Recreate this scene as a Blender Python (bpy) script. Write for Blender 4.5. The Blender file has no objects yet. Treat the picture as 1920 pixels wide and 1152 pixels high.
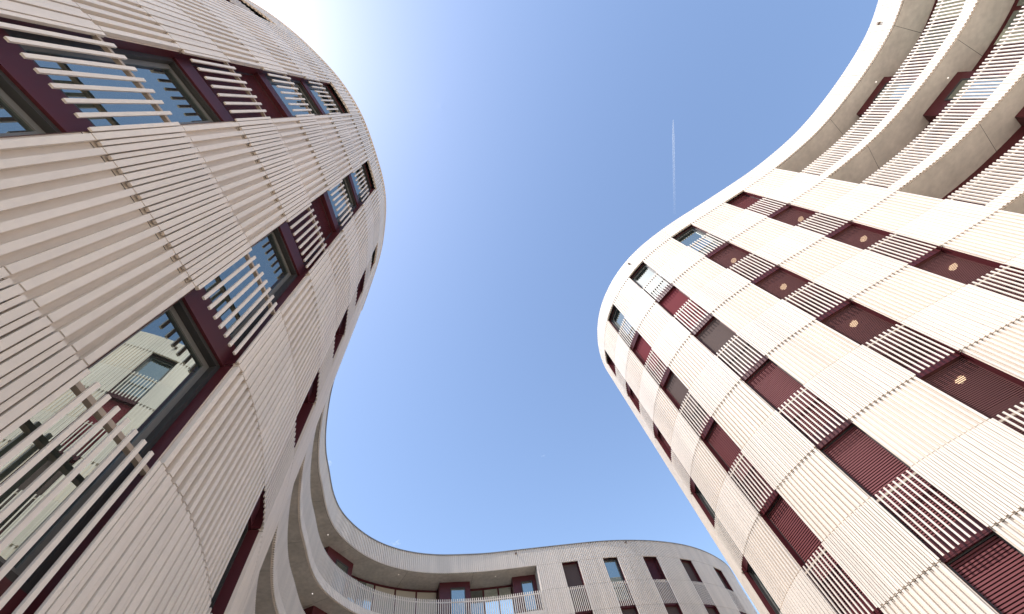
import bpy, bmesh, math, random
import numpy as np
from mathutils import Matrix, Vector, noise
random.seed(4)
C = bpy.context.scene.collection
SC = bpy.context.scene

# ------------------------------------------------------------------ camera, sky, sun, exposure
H = 3.0          # storey height in metres
EYE = 1.6
cam_data = bpy.data.cameras.new('camera')
cam = bpy.data.objects.new('camera', cam_data); C.objects.link(cam)
cam_data.sensor_width = 36.0; cam_data.sensor_fit = 'HORIZONTAL'
cam_data.lens = 36.0 * 750.0 / 1920.0
cam_data.clip_start = 0.05; cam_data.clip_end = 60000.0
# the image axes (right, down, forward) in world terms
M = Matrix.Identity(4)
right = Vector((0.94268642, 0.29461468, -0.15666685))
down = Vector((-0.33367995, 0.83232227, -0.44260290))
fwd = Vector((0.0, 0.46951234, 0.88292591))
for i in range(3):
    M[i][0] = right[i]; M[i][1] = -down[i]; M[i][2] = -fwd[i]
M.translation = Vector((0, 0, EYE))
cam.matrix_world = M
SC.camera = cam

SUN_AZ = Vector((-0.82, -0.572)); SUN_AZ.normalize()
SUN_EL = math.radians(54)
world = bpy.data.worlds.new('World'); SC.world = world; world.use_nodes = True
wn = world.node_tree.nodes; wl = world.node_tree.links
bg = wn['Background']
sky = wn.new('ShaderNodeTexSky'); sky.sky_type = 'NISHITA'; sky.sun_disc = False
sky.sun_elevation = SUN_EL
sky.sun_rotation = math.atan2(SUN_AZ.x, SUN_AZ.y)
sky.altitude = 200; sky.air_density = 1.0; sky.dust_density = 1.15; sky.ozone_density = 1.0
wl.new(sky.outputs[0], bg.inputs['Color']); bg.inputs['Strength'].default_value = 0.122
sd = bpy.data.lights.new('sun', 'SUN'); sd.energy = 1.95; sd.angle = math.radians(0.53); sd.color = (1.0, 0.975, 0.95)
so = bpy.data.objects.new('sun', sd); C.objects.link(so)
sdir = Vector((SUN_AZ.x * math.cos(SUN_EL), SUN_AZ.y * math.cos(SUN_EL), math.sin(SUN_EL)))
so.rotation_euler = sdir.to_track_quat('Z', 'Y').to_euler(); so.location = sdir * 60
SC.view_settings.view_transform = 'Standard'; SC.view_settings.look = 'None'
SC.view_settings.exposure = 1.34; SC.view_settings.gamma = 1.0

# ------------------------------------------------------------------ materials
def mat(name):
    m = bpy.data.materials.new(name); m.use_nodes = True
    n = m.node_tree.nodes; l = m.node_tree.links
    return m, n, l, n['Principled BSDF']

def varied(name, col, rough=0.5, spec=0.4, amt=0.06, scale=(0.6, 0.6, 0.15), fine=None, metallic=0.0, bump=0.0, panel=0.0):
    """A colour with soft large-scale unevenness (weathering) and optional finer grain."""
    m, n, l, b = mat(name)
    tc = n.new('ShaderNodeNewGeometry'); mp = n.new('ShaderNodeMapping')
    mp.inputs['Scale'].default_value = scale
    l.new(tc.outputs['Position'], mp.inputs['Vector'])
    nz = n.new('ShaderNodeTexNoise'); nz.inputs['Scale'].default_value = 1.0; nz.inputs['Detail'].default_value = 5
    l.new(mp.outputs[0], nz.inputs['Vector'])
    rp = n.new('ShaderNodeMapRange'); rp.inputs['From Min'].default_value = 0.3; rp.inputs['From Max'].default_value = 0.7
    rp.inputs['To Min'].default_value = 1 - amt; rp.inputs['To Max'].default_value = 1 + amt
    l.new(nz.outputs['Fac'], rp.inputs['Value'])
    fac = rp.outputs[0]
    if fine:
        n2 = n.new('ShaderNodeTexNoise'); n2.inputs['Scale'].default_value = fine[0]; n2.inputs['Detail'].default_value = 6
        l.new(tc.outputs['Position'], n2.inputs['Vector'])
        r2 = n.new('ShaderNodeMapRange'); r2.inputs['From Min'].default_value = 0.3; r2.inputs['From Max'].default_value = 0.7
        r2.inputs['To Min'].default_value = 1 - fine[1]; r2.inputs['To Max'].default_value = 1 + fine[1]
        l.new(n2.outputs['Fac'], r2.inputs['Value'])
        mu = n.new('ShaderNodeMath'); mu.operation = 'MULTIPLY'
        l.new(fac, mu.inputs[0]); l.new(r2.outputs[0], mu.inputs[1]); fac = mu.outputs[0]
        if bump:
            bp = n.new('ShaderNodeBump'); bp.inputs['Strength'].default_value = bump; bp.inputs['Distance'].default_value = 0.01
            l.new(n2.outputs['Fac'], bp.inputs['Height']); l.new(bp.outputs[0], b.inputs['Normal'])
    if panel:
        oi = n.new('ShaderNodeObjectInfo'); r3 = n.new('ShaderNodeMapRange'); r3.inputs['To Min'].default_value = 1 - panel; r3.inputs['To Max'].default_value = 1 + panel * 0.6
        l.new(oi.outputs['Random'], r3.inputs['Value']); mu2 = n.new('ShaderNodeMath'); mu2.operation = 'MULTIPLY'
        l.new(fac, mu2.inputs[0]); l.new(r3.outputs[0], mu2.inputs[1]); fac = mu2.outputs[0]
    vm = n.new('ShaderNodeVectorMath'); vm.operation = 'SCALE'
    vm.inputs[0].default_value = col; l.new(fac, vm.inputs['Scale'])
    l.new(vm.outputs[0], b.inputs['Base Color'])
    b.inputs['Roughness'].default_value = rough; b.inputs['Specular IOR Level'].default_value = spec
    b.inputs['Metallic'].default_value = metallic
    return m

PAINT = varied('cream_cladding_paint', (0.77, 0.675, 0.575), rough=0.5, spec=0.3, amt=0.07, scale=(2.2, 2.2, 0.22), fine=(9.0, 0.03), panel=0.04)
BACK = varied('cream_backing_sheet', (0.77, 0.675, 0.575), rough=0.55, spec=0.3, amt=0.04)
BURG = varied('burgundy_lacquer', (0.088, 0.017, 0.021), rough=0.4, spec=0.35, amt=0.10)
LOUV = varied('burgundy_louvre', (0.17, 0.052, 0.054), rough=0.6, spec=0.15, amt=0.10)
SCREEN = varied('brown_red_louvre', (0.15, 0.062, 0.058), rough=0.6, spec=0.15, amt=0.12)
BLIND = varied('brown_blind_fabric', (0.10, 0.070, 0.062), rough=0.8, spec=0.2, amt=0.10)
REDB = varied('red_blind_fabric', (0.15, 0.022, 0.028), rough=0.8, spec=0.2, amt=0.08)
FRAME = varied('dark_window_frame', (0.045, 0.042, 0.040), rough=0.4, spec=0.4, amt=0.1)
GREYF = varied('grey_window_frame', (0.16, 0.155, 0.145), rough=0.4, spec=0.4, amt=0.08)
CONC = varied('board_marked_concrete', (0.54, 0.49, 0.43), rough=0.85, spec=0.2, amt=0.15, scale=(0.9, 0.9, 0.9), fine=(5.0, 0.12), bump=0.25)
DECK = varied('pale_deck_slabs', (0.58, 0.54, 0.48), rough=0.9, spec=0.2, amt=0.1)
LITCONC = varied('bounce_lit_concrete', (0.66, 0.61, 0.54), rough=0.85, spec=0.2, amt=0.10, scale=(0.9, 0.9, 0.9), fine=(5.0, 0.08), bump=0.2)  # same concrete, lightened: sunlight bounced from below is put into the colour
RAILM = varied('shade_toned_flat_bar', (0.40, 0.32, 0.25), rough=0.55, spec=0.3, amt=0.08)  # rail bar colour darkened to carry the shade on its underside
LREAR = varied('dim_red_rear_wall', (0.16, 0.065, 0.06), rough=0.6, spec=0.2, amt=0.1)
CAP = varied('zinc_coping', (0.27, 0.275, 0.29), rough=0.45, spec=0.5, amt=0.1)
CURT = varied('pale_panel', (0.50, 0.44, 0.35), rough=0.8, spec=0.2, amt=0.08)
SPOUT = varied('brown_spout_metal', (0.16, 0.11, 0.08), rough=0.5)
ROOFM = varied('roof_gravel', (0.30, 0.29, 0.27), rough=0.95, fine=(20.0, 0.2))
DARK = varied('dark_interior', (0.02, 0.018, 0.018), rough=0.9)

def glass_mat():
    m, n, l, b = mat('coated_window_glass')
    n.remove(b); out = n['Material Output']
    d = n.new('ShaderNodeBsdfDiffuse'); d.inputs['Color'].default_value = (0.022, 0.028, 0.026, 1)
    g = n.new('ShaderNodeBsdfGlossy'); g.inputs['Roughness'].default_value = 0.0; g.inputs['Color'].default_value = (0.86, 0.96, 0.90, 1)
    fr = n.new('ShaderNodeFresnel'); fr.inputs['IOR'].default_value = 4.4
    mx = n.new('ShaderNodeMixShader')
    # slight unevenness of the panes, so the mirror images waver a little
    geo = n.new('ShaderNodeNewGeometry'); nz = n.new('ShaderNodeTexNoise'); nz.inputs['Scale'].default_value = 1.1; nz.inputs['Detail'].default_value = 1
    l.new(geo.outputs['Position'], nz.inputs['Vector'])
    bp = n.new('ShaderNodeBump'); bp.inputs['Strength'].default_value = 0.05; bp.inputs['Distance'].default_value = 0.02
    l.new(nz.outputs['Fac'], bp.inputs['Height']); l.new(bp.outputs[0], g.inputs['Normal'])
    l.new(fr.outputs[0], mx.inputs[0]); l.new(d.outputs[0], mx.inputs[1]); l.new(g.outputs[0], mx.inputs[2])
    l.new(mx.outputs[0], out.inputs['Surface'])
    return m
GLASS = glass_mat()

def lamp_mat(name, col, st):
    m, n, l, b = mat(name)
    b.inputs['Base Color'].default_value = (0.8, 0.75, 0.65, 1)
    b.inputs['Emission Color'].default_value = (*col, 1); b.inputs['Emission Strength'].default_value = st
    return m
LAMP = lamp_mat('lit_opal_lamp', (1.0, 0.72, 0.45), 0.7)
SPOT = lamp_mat('lit_downlight', (1.0, 0.95, 0.9), 0.5)

def ground_mat():
    m, n, l, b = mat('courtyard_paving')
    g = n.new('ShaderNodeNewGeometry')
    br = n.new('ShaderNodeTexBrick'); br.inputs['Scale'].default_value = 1.6
    br.inputs['Color1'].default_value = (0.76, 0.635, 0.48, 1); br.inputs['Color2'].default_value = (0.71, 0.59, 0.45, 1)
    br.inputs['Mortar'].default_value = (0.22, 0.2, 0.18, 1); br.inputs['Mortar Size'].default_value = 0.012
    l.new(g.outputs['Position'], br.inputs['Vector'])
    l.new(br.outputs['Color'], b.inputs['Base Color']); b.inputs['Roughness'].default_value = 0.9
    return m
GROUND = ground_mat()

# ------------------------------------------------------------------ mesh helpers
class MB:
    def __init__(self): self.v = []; self.f = []
    def quad(self, a, b, c, d):
        i = len(self.v); self.v += [a, b, c, d]; self.f.append((i, i+1, i+2, i+3))
    def hexa(self, p):
        """p: 8 corners, bottom ring 0-3 then top ring 4-7"""
        i = len(self.v); self.v += p
        self.f += [(i, i+3, i+2, i+1), (i+4, i+5, i+6, i+7), (i, i+1, i+5, i+4), (i+1, i+2, i+6, i+5), (i+2, i+3, i+7, i+6), (i+3, i, i+4, i+7)]
    def disc(self, c, n, r, th, seg=20):
        n = Vector(n).normalized(); u = n.orthogonal().normalized(); w = n.cross(u); c = Vector(c)
        i = len(self.v)
        for k in range(seg):
            a = 2 * math.pi * k / seg; d = (u * math.cos(a) + w * math.sin(a)) * r
            self.v += [tuple(c + d), tuple(c + d * 0.82 + n * th)]
        for k in range(seg):
            a, b2 = i + 2 * k, i + 2 * ((k + 1) % seg)
            self.f.append((a, b2, b2 + 1, a + 1))
        self.f.append(tuple(i + 2 * k + 1 for k in range(seg)))
    def build(self, name, m, parent=None, base=None):
        me = bpy.data.meshes.new(name)
        b = Vector(base) if base is not None else Vector((0, 0, 0))
        me.from_pydata([(p[0] - b.x, p[1] - b.y, p[2] - b.z) for p in self.v], [], self.f)
        bm = bmesh.new(); bm.from_mesh(me); bmesh.ops.recalc_face_normals(bm, faces=bm.faces); bm.to_mesh(me); bm.free()
        me.materials.append(m)
        o = bpy.data.objects.new(name, me); C.objects.link(o)
        if parent is not None: o.parent = parent
        return o

def thing(name, label, cat, loc):
    o = bpy.data.objects.new(name, None); C.objects.link(o); o.location = loc
    o['label'] = label; o['category'] = cat
    return o

class Path:
    """A wall line in plan (metres): smooth curve, arc length, outward normal to the left of travel."""
    def __init__(self, pts, smooth=6, scale=H):
        P = np.array(pts, float) * scale
        d = np.r_[0, np.cumsum(np.linalg.norm(np.diff(P, axis=0), axis=1) ** 0.5)]
        dense = []
        for i in range(len(P) - 1):
            p0 = P[i-1] if i else 2 * P[0] - P[1]
            p3 = P[i+2] if i + 2 < len(P) else 2 * P[-1] - P[-2]
            t0 = d[i-1] if i else d[0] - (d[1] - d[0]); t1, t2 = d[i], d[i+1]
            t3 = d[i+2] if i + 2 < len(P) else d[-1] + (d[-1] - d[-2])
            m1 = (P[i+1] - P[i]) / (t2 - t1) - (P[i+1] - p0) / (t2 - t0) + (P[i] - p0) / (t1 - t0)
            m2 = (p3 - P[i+1]) / (t3 - t2) - (p3 - P[i]) / (t3 - t1) + (P[i+1] - P[i]) / (t2 - t1)
            m1 = m1 * (t2 - t1); m2 = m2 * (t2 - t1)
            for u in np.linspace(0, 1, 24, endpoint=False):
                u2, u3 = u*u, u*u*u
                dense.append((2*u3-3*u2+1)*P[i] + (u3-2*u2+u)*m1 + (-2*u3+3*u2)*P[i+1] + (u3-u2)*m2)
        dense.append(P[-1]); D = np.array(dense)
        for rep in range(2):
            s = np.r_[0, np.cumsum(np.linalg.norm(np.diff(D, axis=0), axis=1))]
            n = int(s[-1] / 0.06); g = np.linspace(0, s[-1], n + 1)
            D = np.column_stack([np.interp(g, s, D[:, 0]), np.interp(g, s, D[:, 1])])
            k = smooth if rep == 0 else 2
            for _ in range(k * 20):
                D[1:-1] = D[1:-1] * 0.5 + (D[:-2] + D[2:]) * 0.25
        s = np.r_[0, np.cumsum(np.linalg.norm(np.diff(D, axis=0), axis=1))]
        self.s, self.D, self.L = s, D, s[-1]
        T = np.gradient(D, s, axis=0); T /= np.linalg.norm(T, axis=1)[:, None]
        self.T = T
        self.D = self.D - np.column_stack([-T[:, 1], T[:, 0]]) * INSET
    def find(self, q):
        """arc length of the wall-line point lying in the same direction from the camera as q, near q"""
        q = np.array(q, float) * H
        return float(self.s[np.argmin(((self.D - q) ** 2).sum(1))])
    def fr(self, s):
        x = np.interp(s, self.s, self.D[:, 0]); y = np.interp(s, self.s, self.D[:, 1])
        tx = np.interp(s, self.s, self.T[:, 0]); ty = np.interp(s, self.s, self.T[:, 1])
        l = math.hypot(tx, ty); return x, y, tx / l, ty / l
    def pt(self, s, o, z):
        x, y, tx, ty = self.fr(s); return (x - ty * o, y + tx * o, z)
    def box(self, mb, s, w, o0, o1, z0, z1):
        x, y, tx, ty = self.fr(s); nx, ny = -ty, tx; h = w / 2
        r = [(x - tx*h + nx*o0, y - ty*h + ny*o0), (x + tx*h + nx*o0, y + ty*h + ny*o0),
             (x + tx*h + nx*o1, y + ty*h + ny*o1), (x - tx*h + nx*o1, y - ty*h + ny*o1)]
        mb.hexa([(a, b, z0) for a, b in r] + [(a, b, z1) for a, b in r])
    def grid(self, s0, s1, step=0.12):
        n = max(1, int(math.ceil(abs(s1 - s0) / step))); return [s0 + (s1 - s0) * i / n for i in range(n + 1)]
    def strip(self, mb, s0, s1, o, z0, z1, step=0.12):
        g = self.grid(s0, s1, step)
        for a, b in zip(g, g[1:]):
            mb.quad(self.pt(a, o, z0), self.pt(b, o, z0), self.pt(b, o, z1), self.pt(a, o, z1))
    def flat(self, mb, s0, s1, o0, o1, z, step=0.2):
        g = self.grid(s0, s1, step)
        for a, b in zip(g, g[1:]):
            mb.quad(self.pt(a, o0, z), self.pt(b, o0, z), self.pt(b, o1, z), self.pt(a, o1, z))
    def bar(self, mb, s0, s1, o0, o1, z0, z1, step=0.15):
        g = self.grid(s0, s1, step)
        for a, b in zip(g, g[1:]):
            for (oa, za, ob, zb) in ((o0, z0, o1, z0), (o1, z0, o1, z1), (o1, z1, o0, z1), (o0, z1, o0, z0)):
                mb.quad(self.pt(a, oa, za), self.pt(b, oa, za), self.pt(b, ob, zb), self.pt(a, ob, zb))
        for e in (s0, s1):
            mb.quad(self.pt(e, o0, z0), self.pt(e, o1, z0), self.pt(e, o1, z1), self.pt(e, o0, z1))

# ------------------------------------------------------------------ facade system
PITCH = 0.126
RAIL = 0.49 * H        # slats reach this far above the lintel below
SPAN = 0.13 * H        # slab edge / spandrel height
RIBW, RIBD = 0.060, 0.068
SLW, SLO0, SLO1 = 0.040, 0.020, 0.058
INSET = 0.06

def slots(s0, s1, pitch=PITCH):
    n = max(1, round((s1 - s0) / pitch)); p = (s1 - s0) / n
    return [s0 + p * i for i in range(n)], p

class Facade:
    def __init__(self, root, path, top, nlev, roof, dense=True):
        self.dense = dense; self.root, self.p, self.top, self.n, self.roof = root, path, top, nlev, roof
        self.base = root.location.copy()
    def z(self, k): return self.top - H * k
    def out(self, mb, name, m, parent=None):
        o = mb.build(name, m, self.root if parent is None else parent, self.base if parent is None else parent.get('_b', self.base))
        return o
    def ribs(self, mb, s0, s1, z0, z1, g=0.007):
        st, p = slots(s0, s1)
        for s in st:
            self.p.box(mb, s + p * 0.5, RIBW, -0.004, RIBD, z0 + g, z1 - g)
    def slats(self, mb, s0, s1, z0, z1, first=True, back=0.0, spine=True):
        st, p = slots(s0, s1)
        for s in (st if first else st[1:]):
            self.p.box(mb, s + random.uniform(-0.003, 0.003), SLW, SLO0, SLO1, z0 + random.uniform(-0.008, 0.008), z1 + random.uniform(-0.004, 0.002))
            pass
    def clad_bay(self, s0, s1):
        """solid bay between two window columns: one panel per storey, coarse ribs above, ribs with slats below"""
        for k in range(self.n):
            zl = self.z(k); zb = max(0.03, zl - H + RAIL)
            zt = zl
            mb = MB()
            self.p.strip(mb, s0, s1, 0.0, zb + 0.006, zt - 0.006)
            self.ribs(mb, s0, s1, zb, zt)
            if zb > 0.5:
                z2 = max(0.03, zl - H)
                self.p.strip(mb, s0, s1, 0.0, z2 + 0.006, zb - 0.006)
                self.ribs(mb, s0, s1, z2, zb)
                if self.dense: self.slats(mb, s0, s1, z2 + 0.035, zb - 0.012)
            self.out(mb, 'cladding_panel', PAINT)
    def parapet(self, spans):
        zl = self.z(0)
        zm = min(self.roof, zl + RAIL)
        for s0, s1 in spans:
            mb = MB()
            self.p.strip(mb, s0, s1, 0.0, zl, self.roof)
            self.ribs(mb, s0, s1, zl, zm)
            if self.dense: self.slats(mb, s0, s1, zl + 0.035, zm - (0.0 if zm == self.roof else 0.012))
            if self.roof - zm > 0.1: self.ribs(mb, s0, s1, zm, self.roof)
            self.p.strip(mb, s0, s1, -0.25, self.roof - 0.5, self.roof)
            self.p.flat(mb, s0, s1, -0.25, 0.0, self.roof - 0.002)
            self.out(mb, 'parapet', PAINT)
    def chord(self, s0, s1):
        a = Vector(self.p.pt(s0, 0, 0)); b = Vector(self.p.pt(s1, 0, 0)); t = (b - a).normalized(); n = Vector((-t.y, t.x, 0))
        return a, t, n, (b - a).length
    def railing(self, s0, s1, k):
        zl = self.z(k + 1)
        if zl < -0.5: return
        mb = MB(); z0 = max(0.05, zl + 0.035); z1 = zl + RAIL - 0.012
        st, p = slots(s0, s1)
        for s in st + [s1]:
            self.p.box(mb, s + random.uniform(-0.003, 0.003), 0.040, 0.040, SLO1 + 0.006, z0 + random.uniform(-0.008, 0.008), z1 + random.uniform(-0.006, 0.006))
        rl = self.out(mb, 'slat_railing', PAINT)
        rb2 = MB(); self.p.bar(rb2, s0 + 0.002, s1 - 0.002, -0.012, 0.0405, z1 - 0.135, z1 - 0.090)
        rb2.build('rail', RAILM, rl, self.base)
    def window(self, s0, s1, k, kind, lamp_u=0.10):
        """a storey-high opening below lintel k, its lower part behind the slat railing"""
        a, t, n, w = self.chord(s0, s1)
        zt = self.z(k); zb = max(0.05, zt - H + SPAN)
        def P(u, o, z): v = a + t * u + n * o; return (v.x, v.y, z)
        mb = MB()   # the window's own mesh is its burgundy reveal
        dep = {'loggia': 3.0}.get(kind, 0.27)
        e = 0.012
        jd = -0.27; zj = max(0.04, zt - H + 0.02)
        for u0 in (0, w): mb.quad(P(u0, 0.02, zj), P(u0, jd, zj), P(u0, jd, zt), P(u0, 0.02, zt))
        if kind != 'loggia': mb.quad(P(0, -0.12, zt), P(w, -0.12, zt), P(w, -dep, zt), P(0, -dep, zt))
        mb.quad(P(0, -0.12, zb), P(w, -0.12, zb), P(w, -dep, zb), P(0, -dep, zb))
        # folded lintel edge
        q = [P(0.003, -0.14, 0), P(w - 0.003, -0.14, 0), P(w - 0.003, -0.10, 0), P(0.003, -0.10, 0)]
        mb.hexa([(x, y, zt - 0.004) for x, y, _ in q] + [(x, y, zt + 0.022) for x, y, _ in q])
        win = self.out(mb, 'loggia' if kind == 'loggia' else 'window', BURG)
        def sub(mb2, name, m): return mb2.build(name, m, win, self.base)
        sp = MB()
        q = [P(0, -0.17, 0), P(w, -0.17, 0), P(w, -0.115, 0), P(0, -0.115, 0)]
        zs = zt - H + 0.032
        sp.hexa([(x, y, zs) for x, y, _ in q] + [(x, y, zb) for x, y, _ in q])
        sub(sp, 'spandrel', BURG)
        def frame(o, fw, fd, m, name='frame', mull=False):
            f = MB()
            for (u0, u1, z0, z1) in ((0.001, fw, zb, zt), (w - fw, w - 0.001, zb, zt), (fw, w - fw, zt - fw, zt - 0.001), (fw, w - fw, zb + 0.001, zb + fw)):
                q = [P(u0, o, 0), P(u1, o, 0), P(u1, o + fd, 0), P(u0, o + fd, 0)]
                f.hexa([(x, y, z0) for x, y, _ in q] + [(x, y, z1) for x, y, _ in q])
            return sub(f, name, m)
        if kind == 'glass':
            frame(-0.262, 0.055, 0.125, FRAME)
            f = MB(); fw = 0.125
            for (u0, u1, z0, z1) in ((0.056, fw, zb + 0.056, zt - 0.056), (w - fw, w - 0.056, zb + 0.056, zt - 0.056), (fw, w - fw, zt - fw, zt - 0.056), (fw, w - fw, zb + 0.056, zb + fw)):
                q = [P(u0, -0.247, 0), P(u1, -0.247, 0), P(u1, -0.219, 0), P(u0, -0.219, 0)]
                f.hexa([(x, y, z0) for x, y, _ in q] + [(x, y, z1) for x, y, _ in q])
            sub(f, 'sash', GREYF)
            g = MB(); g.hexa([P(0.1, -0.245, zb + 0.1), P(w - 0.1, -0.245, zb + 0.1), P(w - 0.1, -0.237, zb + 0.1), P(0.1, -0.237, zb + 0.1), P(0.1, -0.245, zt - 0.1), P(w - 0.1, -0.245, zt - 0.1), P(w - 0.1, -0.237, zt - 0.1), P(0.1, -0.237, zt - 0.1)])
            sub(g, 'pane', GLASS)
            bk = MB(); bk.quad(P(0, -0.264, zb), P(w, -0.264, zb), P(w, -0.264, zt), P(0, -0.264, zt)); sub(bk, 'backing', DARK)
        elif kind in ('louvre', 'dark_louvre'):
            frame(-0.26, 0.03, 0.06, FRAME)
            lv = MB(); pz = 0.052; z = zb + 0.035
            while z < zt - 0.05:
                lv.quad(P(0.03, -0.192, z), P(w - 0.03, -0.192, z), P(w - 0.03, -0.198, z + 0.032), P(0.03, -0.198, z + 0.032))
                lv.quad(P(0.03, -0.198, z + 0.032), P(w - 0.03, -0.198, z + 0.032), P(w - 0.03, -0.235, z + 0.042), P(0.03, -0.235, z + 0.042))
                lv.quad(P(0.03, -0.192, z), P(w - 0.03, -0.192, z), P(w - 0.03, -0.235, z - 0.004), P(0.03, -0.235, z - 0.004))
                z += pz
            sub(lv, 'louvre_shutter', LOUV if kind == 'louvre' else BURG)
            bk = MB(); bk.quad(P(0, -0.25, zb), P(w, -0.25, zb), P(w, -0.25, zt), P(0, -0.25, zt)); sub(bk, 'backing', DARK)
        elif kind in ('blind', 'red'):
            frame(-0.25, 0.035, 0.05, BURG)
            b = MB(); zm = zb + 0.05
            b.quad(P(0.03, -0.225, zm), P(w - 0.03, -0.225, zm), P(w - 0.03, -0.225, zt - 0.03), P(0.03, -0.225, zt - 0.03))
            for uu in (w * 0.03 + 0.03, w * 0.97 - 0.03):
                q = [P(uu - 0.012, -0.224, 0), P(uu + 0.012, -0.224, 0), P(uu + 0.012, -0.21, 0), P(uu - 0.012, -0.21, 0)]
                b.hexa([(x, y, zm) for x, y, _ in q] + [(x, y, zt - 0.035) for x, y, _ in q])
            sub(b, 'roller_blind', BLIND if kind == 'blind' else REDB)
        elif kind == 'loggia':
            ua, ub = -1.35, w + 0.12                       # the room behind is wider than its opening
            # flush screen of flat horizontal bars; the room behind shows through the gaps
            lv = MB(); z = zb + 0.03
            while z < zt - 0.03:
                q = [P(0.004, -0.198, 0), P(w - 0.004, -0.198, 0), P(w - 0.004, -0.190, 0), P(0.004, -0.190, 0)]
                lv.hexa([(x, y, z) for x, y, _ in q] + [(x, y, z + 0.021) for x, y, _ in q]); z += 0.042
            for u in (0.004, w - 0.034):
                q = [P(u, -0.215, 0), P(u + 0.03, -0.215, 0), P(u + 0.03, -0.1985, 0), P(u, -0.1985, 0)]
                lv.hexa([(x, y, zb) for x, y, _ in q] + [(x, y, zt - 0.004) for x, y, _ in q])
            sub(lv, 'louvre_screen', SCREEN)
            vo = MB(); vo.quad(P(0, -0.11, zt), P(w, -0.11, zt), P(w, -0.27, zt), P(0, -0.27, zt)); vo.quad(P(ua, -0.27, zt), P(ub, -0.27, zt), P(ub, -dep, zt), P(ua, -dep, zt)); sub(vo, 'ceiling', LREAR)
            bk = MB(); bk.quad(P(ua, -dep, zb), P(ub, -dep, zb), P(ub, -dep, zt), P(ua, -dep, zt))
            for u in (ua, ub): bk.quad(P(u, -0.27, zb), P(u, -dep, zb), P(u, -dep, zt), P(u, -0.27, zt))
            bk.quad(P(ua, -0.27, zb), P(0, -0.27, zb), P(0, -0.27, zt), P(ua, -0.27, zt))
            sub(bk, 'rear_wall', LREAR)
            fl_ = MB(); fl_.quad(P(ua, -0.22, zb - 0.004), P(ub, -0.22, zb - 0.004), P(ub, -dep, zb - 0.004), P(ua, -dep, zb - 0.004)); sub(fl_, 'floor', DECK)
            g = MB(); g.hexa([P(u, o, z) for z in (zb + 0.05, zt - 0.45) for u, o in ((0.0, -dep + 0.02), (w - 0.15, -dep + 0.02), (w - 0.15, -dep + 0.03), (0.0, -dep + 0.03))]); sub(g, 'door_pane', GLASS)
            lm = MB(); c = a + t * lamp_u + n * (-1.0); lm.disc((c.x, c.y, zt - 0.004), (0, 0, -1), 0.125, 0.06); sub(lm, 'ceiling_lamp', LAMP)
        return win
    def column(self, q0, q1, kinds, lamp_u=0.10):
        s0, s1 = sorted((self.p.find(q0), self.p.find(q1)))
        for k, kind in enumerate(kinds):
            self.window(s0, s1, k, kind, lamp_u)
            self.railing(s0, s1, k)
        return s0, s1
    def balconies(self, s0, s1, depth, boxes, bd, nlev, panels=(), spots=(), conc=None):
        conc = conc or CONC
        """s0..s1: continuous open galleries, one per storey; boxes: burgundy bays standing in front of the rear wall"""
        for k in range(nlev):
            zt = self.z(k); zf = zt - H + SPAN
            if zf < 0: break
            mb = MB()                                # gallery slab below this storey's room: soffit at lintel k, deck of storey k
            e = s0
            while e < s1 - 0.01:                     # concrete cast in bays with open joints
                e2 = min(s1, e + 4.1 + 0.3 * (k % 2)); self.p.flat(mb, e + 0.006, e2 - 0.006, -0.02, -depth - 0.3, zt); e = e2
            jb = MB(); self.p.flat(jb, s0, s1, -0.02, -depth - 0.3, zt + 0.03); self.out(jb, 'slab_core', DARK)
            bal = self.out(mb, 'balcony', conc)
            def sub(m2, name, m): return m2.build(name, m, bal, self.base)
            dk = MB(); self.p.flat(dk, s0, s1, 0.0, -depth - 0.3, zf); sub(dk, 'deck', DECK)
            # slab edge and slat balustrade above lintel k+1
            zl = self.z(k + 1)
            fa = MB(); self.p.strip(fa, s0, s1, 0.0, zl, zl + SPAN); self.p.flat(fa, s0, s1, -0.03, 0.0, zl)
            st, p = slots(s0, s1)
            for s in st: self.p.box(fa, s + p * 0.5, RIBW, -0.004, RIBD, zl + 0.004, zl + SPAN)
            self.p.flat(fa, s0, s1, -0.03, RIBD, zl + SPAN + 0.003)
            sub(fa, 'slab_edge', PAINT)
            ra = MB()
            for s in st:
                self.p.box(ra, s, 0.044, 0.022, 0.080, zl + 0.03, zl + RAIL)
            self.p.bar(ra, s0, s1, -0.04, 0.0, zl + RAIL - 0.15, zl + RAIL - 0.10)
            sub(ra, 'balustrade', PAINT)
            rw = MB(); self.p.strip(rw, s0, s1, -depth, zf, zt, 0.3); sub(rw, 'rear_wall', BURG)
            for (b0, b1) in boxes:
                bx = MB(); c0, c1 = sorted((b0, b1))
                A = [self.p.pt(c0, -bd, 0), self.p.pt(c1, -bd, 0), self.p.pt(c1, -depth, 0), self.p.pt(c0, -depth, 0)]
                bx.hexa([(x, y, zf) for x, y, _ in A] + [(x, y, zt - 0.004) for x, y, _ in A]); sub(bx, 'bay_box', BURG)
                fa0 = Vector(A[0]); fa1 = Vector(A[1]); tt = (fa1 - fa0); L = tt.length; tt.normalize(); nn = Vector((-tt.y, tt.x, 0))
                def Q(u, o, z): v = fa0 + tt * u + nn * o; return (v.x, v.y, z)
                g = MB(); u0, u1 = L * 0.20, L * 0.62
                g.hexa([Q(u, o, z) for z in (zf + 0.1, zt - 0.42) for u, o in ((u0, 0.002), (u1, 0.002), (u1, 0.012), (u0, 0.012))]); sub(g, 'pane', GLASS)
                f = MB()
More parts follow.
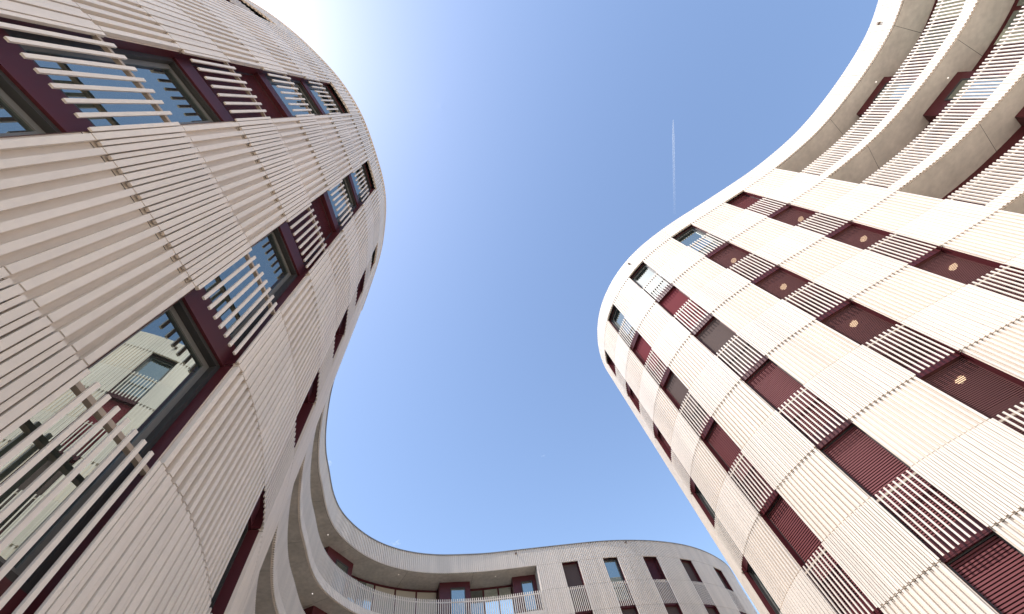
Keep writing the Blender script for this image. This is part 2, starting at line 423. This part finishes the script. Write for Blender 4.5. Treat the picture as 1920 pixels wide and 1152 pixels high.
                for (x0, x1, z0, z1) in ((u0 - 0.06, u0, zf + 0.05, zt - 0.36), (u1, u1 + 0.06, zf + 0.05, zt - 0.36), (u0, u1, zt - 0.42, zt - 0.36)):
                    qq = [Q(x0, 0.001, 0), Q(x1, 0.001, 0), Q(x1, 0.03, 0), Q(x0, 0.03, 0)]
                    f.hexa([(x, y, z0) for x, y, _ in qq] + [(x, y, z1) for x, y, _ in qq])
                sub(f, 'frame', FRAME)
            for (pa, pb, kind) in panels:
                L = abs(pb - pa); cnt = max(1, round(L / 0.95)); lo = min(pa, pb)
                for i in range(cnt):
                    x0 = lo + L * i / cnt + 0.05; x1 = lo + L * (i + 1) / cnt - 0.05
                    pm = MB(); self.p.bar(pm, x0, x1, -depth + 0.01, -depth + 0.04, zf + 0.06, zt - 0.16, 0.5)
                    sub(pm, 'wall_panel' if kind == 'panel' else 'pane', CURT if kind == 'panel' else GLASS)
            for e in (s0, s1):
                sw = MB(); sw.quad(self.p.pt(e, 0.0, zf), self.p.pt(e, -depth - 0.3, zf), self.p.pt(e, -depth - 0.3, zt), self.p.pt(e, 0.0, zt)); sub(sw, 'end_wall', CONC)
            for (ss, oo) in spots:
                dl = MB(); dl.disc(self.p.pt(ss, oo, zt - 0.002), (0, 0, -1), 0.028, 0.012, 12); sub(dl, 'downlight', SPOT)
    def roof_and_body(self, back_pts):
        """flat roof behind the parapet and the plain rear faces that close the block"""
        g = np.arange(0, self.p.L, 0.3)
        ring = [self.p.pt(float(s), -0.05, 0)[:2] for s in g] + [self.p.pt(self.p.L, -0.05, 0)[:2]] + [(x * H, y * H) for x, y in back_pts]
        mb = MB(); zr = self.roof - 0.45
        bm = bmesh.new(); vs = [bm.verts.new((x, y, zr)) for x, y in ring]
        f = bm.faces.new(vs); bmesh.ops.triangulate(bm, faces=[f])
        bm.verts.index_update()
        mb.v = [tuple(v.co) for v in bm.verts]; mb.f = [tuple(v.index for v in q.verts) for q in bm.faces]; bm.free()
        self.out(mb, 'roof', ROOFM)
        mb = MB(); m = len(g) + 1
        seq = [ring[m - 1]] + ring[m:] + [ring[0]]
        for (x0, y0), (x1, y1) in zip(seq, seq[1:]):
            mb.quad((x0, y0, 0), (x1, y1, 0), (x1, y1, self.roof), (x0, y0, self.roof))
        self.out(mb, 'rear_wall', BACK)
    def coping(self, o0, o1, th, m):
        mb = MB(); self.p.bar(mb, 0.0, self.p.L, o0, o1, self.roof + 0.003, self.roof + th, 0.3); self.out(mb, 'coping', m)
    def spout(self, q, z):
        s = self.p.find(q); mb = MB(); self.p.box(mb, s, 0.10, 0.02, 0.17, z, z + 0.08); self.out(mb, 'overflow_spout', SPOUT)

def bays(f, cols, s_min, s_max):
    """the solid stretches left between the openings"""
    e = s_min; out = []
    for a, b in sorted(cols):
        if a - e > 0.1: out.append((e, a))
        e = b
    if s_max - e > 0.1: out.append((e, s_max))
    return out

# ------------------------------------------------------------------ ground
gm = MB()
R_ = 3000.0
gm.quad((-R_, -R_, 0), (R_, -R_, 0), (R_, R_, 0), (-R_, R_, 0))
go = gm.build('ground', GROUND); go['kind'] = 'structure'

# ------------------------------------------------------------------ right building (sunlit)
RP = [(8.6, -2.6), (7.7, -1.4), (7.1, -0.4), (6.746, 0.596), (6.711, 0.915), (6.492, 1.25), (6.197, 1.585), (5.782, 1.964), (5.455, 2.189), (4.827, 2.479), (4.58, 2.564),
      (3.784, 2.79), (3.058, 2.99), (2.438, 3.25), (2.016, 3.571), (1.696, 3.963), (1.558, 4.235), (1.45, 4.55), (1.399, 4.839), (1.376, 5.216), (1.424, 5.627),
      (1.60, 6.1), (2.1, 6.8), (3.1, 7.5), (4.6, 8.1)]
RP[3] = (6.80, 0.56)
rb = thing('apartment_building', 'sunlit white ribbed apartment block curving along the right side with staggered burgundy windows', 'building', (4.6 * H, 4.6 * H, 0))
fr_ = Facade(rb, Path(RP), EYE + 6.153 * H, 7, EYE + 6.5415 * H)
colsR = []
colsR.append(fr_.column((3.949, 2.74), (4.289, 2.65), ['louvre', 'loggia', 'loggia', 'loggia', 'loggia', 'loggia', 'loggia'], -0.30))
colsR.append(fr_.column((2.972, 3.015), (3.331, 2.915), ['glass', 'loggia', 'loggia', 'loggia', 'loggia', 'loggia', 'loggia']))
colsR.append(fr_.column((2.119, 3.48), (2.413, 3.265), ['glass', 'red', 'blind', 'louvre', 'louvre', 'louvre', 'louvre']))
colsR.append(fr_.column((1.575, 4.19), (1.741, 3.893), ['glass', 'red', 'blind', 'louvre', 'louvre', 'louvre', 'louvre']))
colsR.append(fr_.column((1.403, 4.81), (1.378, 5.16), ['louvre', 'louvre', 'louvre', 'glass', 'glass', 'glass', 'glass']))
sLg = fr_.p.find((4.86, 2.46))
for a, b in bays(fr_, colsR, sLg, fr_.p.L): fr_.clad_bay(a, b)
cutsR = sorted([sLg] + [x for c in colsR for x in c]); edges = [0.0] + cutsR + [fr_.p.L]
fr_.parapet(list(zip(edges, edges[1:])))
bxR = [(fr_.p.find((5.98, 1.80)), fr_.p.find((6.36, 1.42))), (fr_.p.find((7.0, -0.2)), fr_.p.find((7.5, -1.1)))]
fr_.balconies(0.0, sLg, 1.6, bxR, 1.02, 6, panels=[(fr_.p.find((6.55, 1.16)), fr_.p.find((6.78, 0.6)), 'glass')], spots=[(fr_.p.find((6.3, 1.5)), -0.8)], conc=LITCONC)
fr_.roof_and_body([(9.5, 7.0), (9.8, -2.6)])
fr_.spout((6.70, 0.92), EYE + 6.38 * H); fr_.spout((2.25, 3.38), EYE + 6.38 * H)

# ------------------------------------------------------------------ left building (shaded)
LP = [(-2.35, 2.40), (-2.05, 2.075), (-1.794, 1.791), (-1.667, 1.642), (-1.532, 1.455), (-1.409, 1.251), (-1.308, 1.082), (-1.234, 0.925), (-1.157, 0.722), (-1.108, 0.481), (-1.05, 0.034), (-1.035, -0.12),
      (-1.046, -0.36), (-1.072, -0.505), (-1.11, -0.679), (-1.175, -0.852), (-1.251, -1.011), (-1.321, -1.166), (-1.411, -1.316), (-1.51, -1.463), (-1.642, -1.626), (-1.755, -1.74),
      (-2.3, -2.25), (-3.2, -2.85), (-4.6, -3.4)]
lb = thing('apartment_building', 'shaded beige ribbed apartment block bulging in from the left, nearest to the viewer', 'building', (-2.0 * H, 0.3 * H, 0))
fl = Facade(lb, Path(LP, smooth=3), EYE + 5.524 * H, 6, EYE + 6.158 * H)
colsL = []
colsL.append(fl.column((-1.43, 1.285), (-1.60, 1.555), ['dark_louvre', 'dark_louvre', 'dark_louvre', 'dark_louvre', 'glass', 'glass']))
colsL.append(fl.column((-1.143, 0.64), (-1.078, 0.295), ['glass', 'glass', 'dark_louvre', 'glass', 'glass', 'glass']))
colsL.append(fl.column((-1.04, -0.268), (-1.095, -0.60), ['glass', 'glass', 'dark_louvre', 'glass', 'glass', 'glass']))
colsL.append(fl.column((-1.40, -1.23), (-1.63, -1.50), ['dark_louvre', 'glass', 'glass', 'glass', 'glass', 'glass']))
for a, b in bays(fl, colsL, 0.0, fl.p.L): fl.clad_bay(a, b)
edges = [0.0] + sorted(x for c in colsL for x in c) + [fl.p.L]
fl.parapet(list(zip(edges, edges[1:])))
fl.coping(-0.25, 0.096, 0.02, BACK)
fl.roof_and_body([(-5.2, -2.2), (-5.2, 2.0), (-3.2, 2.5)])

# ------------------------------------------------------------------ rear building (lower, galleries)
BP = [(4.6, 18.5), (4.2, 17.1), (3.929, 15.853), (3.589, 14.491), (3.283, 13.093), (3.123, 12.494), (2.901, 12.036), (2.569, 11.498), (2.131, 10.961), (1.709, 10.571), (1.292, 10.243),
      (0.615, 9.815), (0.206, 9.6), (-0.192, 9.422), (-0.599, 9.259), (-1.22, 9.011), (-1.793, 8.784), (-2.353, 8.565), (-2.878, 8.292), (-3.292, 8.052), (-3.695, 7.715), (-3.956, 7.401),
      (-4.169, 7.033), (-4.304, 6.609), (-4.361, 6.209), (-4.368, 5.821), (-4.229, 5.247), (-4.023, 4.753), (-3.92, 4.457), (-3.742, 4.113), (-3.593, 3.858), (-3.39, 3.554), (-3.228, 3.318),
      (-3.043, 3.09), (-2.93, 2.95), (-2.65, 2.66), (-2.42, 2.45)]
bb = thing('apartment_building', 'lower beige apartment block at the back with continuous curved balcony galleries and narrow dark windows', 'building', (-1.0 * H, 10.5 * H, 0))
fb = Facade(bb, Path(BP), EYE + 5.13 * H, 6, EYE + 5.503 * H, dense=False)
colsB = []
colsB.append(fb.column((2.54, 11.47), (2.76, 11.78), ['blind', 'dark_louvre', 'dark_louvre', 'dark_louvre', 'dark_louvre']))
colsB.append(fb.column((1.762, 10.63), (2.028, 10.87), ['blind', 'blind', 'blind', 'glass', 'glass']))
colsB.append(fb.column((0.93, 10.0), (1.23, 10.2), ['dark_louvre', 'blind', 'glass', 'glass', 'glass']))
colsB.append(fb.column((0.037, 9.527), (0.365, 9.668), ['glass', 'blind', 'glass', 'glass', 'glass']))
colsB.append(fb.column((-0.84, 9.16), (-0.518, 9.29), ['blind', 'blind', 'glass', 'glass', 'glass']))
sBg = fb.p.find((-1.39, 8.945))
for a, b in bays(fb, colsB, 0.0, sBg): fb.clad_bay(a, b)
edges = [0.0] + sorted([sBg] + [x for c in colsB for x in c]) + [fb.p.L]
fb.parapet(list(zip(edges, edges[1:])))
F = fb.p.find
bx = [(F((-4.37, 6.17)), F((-4.24, 6.80))), (F((-3.22, 8.1)), F((-2.68, 8.41))), (F((-1.86, 8.76)), F((-1.39, 8.945)))]
pn = [(F((-3.22, 8.1)), F((-4.0, 7.33)), 'panel'), (F((-1.86, 8.76)), F((-2.68, 8.41)), 'glass'), (F((-4.0, 7.33)), F((-4.24, 6.80)), 'glass'), (F((-4.37, 6.1)), F((-3.4, 3.56)), 'panel')]
fb.balconies(sBg, fb.p.L, 1.75, bx, 0.92, 5, panels=pn, spots=[(F((-2.2, 8.6)), -0.6), (F((-4.36, 5.9)), -0.5), (F((-3.8, 7.5)), -0.5)])
fb.roof_and_body([(-6.5, 2.6), (-6.8, 10.5), (-1.5, 13.0), (0.5, 18.5)])
fb.coping(-0.25, 0.11, 0.035, CAP)
fb.spout((-1.75, 8.8), EYE + 5.42 * H); fb.spout((0.66, 9.84), EYE + 5.44 * H)

# ------------------------------------------------------------------ sky things: contrail and wisps of cloud
def contrail():
    mb = MB(); seg, n = 10, 60
    A = Vector((5217.0, 1934.0, 10000.0)); B = Vector((4994.0, 4300.0, 10000.0)); d = (B - A).normalized()
    u = Vector((d.y, -d.x, 0)).normalized(); w = Vector((0, 0, 1))
    for i in range(n + 1):
        f = i / n; c = A.lerp(B, f); r = 7 + 19 * min(1, f * 7) + 1.5 * math.sin(i * 0.7)
        for k in range(seg):
            a = 2 * math.pi * k / seg; mb.v.append(tuple(c + (u * math.cos(a) + w * math.sin(a)) * r))
    for i in range(n):
        for k in range(seg):
            mb.f.append((i*seg + k, i*seg + (k+1) % seg, (i+1)*seg + (k+1) % seg, (i+1)*seg + k))
    m, nn, l, b = mat('ice_vapour'); nn.remove(b)
    tr = nn.new('ShaderNodeBsdfTransparent'); df = nn.new('ShaderNodeBsdfTranslucent'); df.inputs['Color'].default_value = (0.9, 0.9, 0.9, 1)
    d2 = nn.new('ShaderNodeBsdfDiffuse'); d2.inputs['Color'].default_value = (0.9, 0.9, 0.9, 1)
    m0 = nn.new('ShaderNodeMixShader'); mx = nn.new('ShaderNodeMixShader')
    tc = nn.new('ShaderNodeTexCoord'); sp = nn.new('ShaderNodeSeparateXYZ'); l.new(tc.outputs['Generated'], sp.inputs[0])
    mr = nn.new('ShaderNodeMapRange'); mr.inputs["To Min"].default_value = 0.22; mr.inputs['To Max'].default_value = 0.02
    l.new(sp.outputs['Y'], mr.inputs['Value'])
    l.new(df.outputs[0], m0.inputs[1]); l.new(d2.outputs[0], m0.inputs[2])
    l.new(mr.outputs[0], mx.inputs[0]); l.new(tr.outputs[0], mx.inputs[1]); l.new(m0.outputs[0], mx.inputs[2])
    l.new(mx.outputs[0], nn['Material Output'].inputs['Surface'])
    o = mb.build('contrail', m); o['label'] = 'thin white aircraft contrail fading down the blue sky beside the right building'; o['category'] = 'contrail'
contrail()

def cloud(direction, alt, size, label, dens):
    c = Vector(direction) * alt
    bm = bmesh.new(); rnd = random.Random(int(c.x))
    for i in range(9):
        r = size * rnd.uniform(0.25, 0.6)
        mtx = Matrix.Translation((rnd.uniform(-1, 1) * size, rnd.uniform(-1, 1) * size * 0.7, rnd.uniform(-0.2, 0.2) * size)) @ Matrix.Diagonal((r, r, r * 0.6, 1))
        bmesh.ops.create_icosphere(bm, subdivisions=2, radius=1, matrix=mtx)
    me = bpy.data.meshes.new('cloud'); bm.to_mesh(me); bm.free()
    m, nn, l, b = mat('cloud_vapour'); nn.remove(b)
    pv = nn.new('ShaderNodeVolumePrincipled'); pv.inputs['Color'].default_value = (1, 1, 1, 1)
    pv.inputs['Density'].default_value = dens; pv.inputs['Anisotropy'].default_value = 0.3
    l.new(pv.outputs[0], nn['Material Output'].inputs['Volume']); me.materials.append(m)
    o = bpy.data.objects.new('cloud', me); C.objects.link(o); o.location = c
    o['label'] = label; o['category'] = 'cloud'
cloud((-0.722, 0.846, 1), 2500, 30, 'small white cloud wisp close beside the curved roof edge of the left and rear blocks', 0.006)
cloud((-0.705, 1.31, 1), 2500, 38, 'small white cloud wisp just above the concave roof line of the rear block', 0.006)
cloud((-0.071, 1.136, 1), 2500, 16, 'tiny white cloud fleck alone in the open blue sky', 0.008)
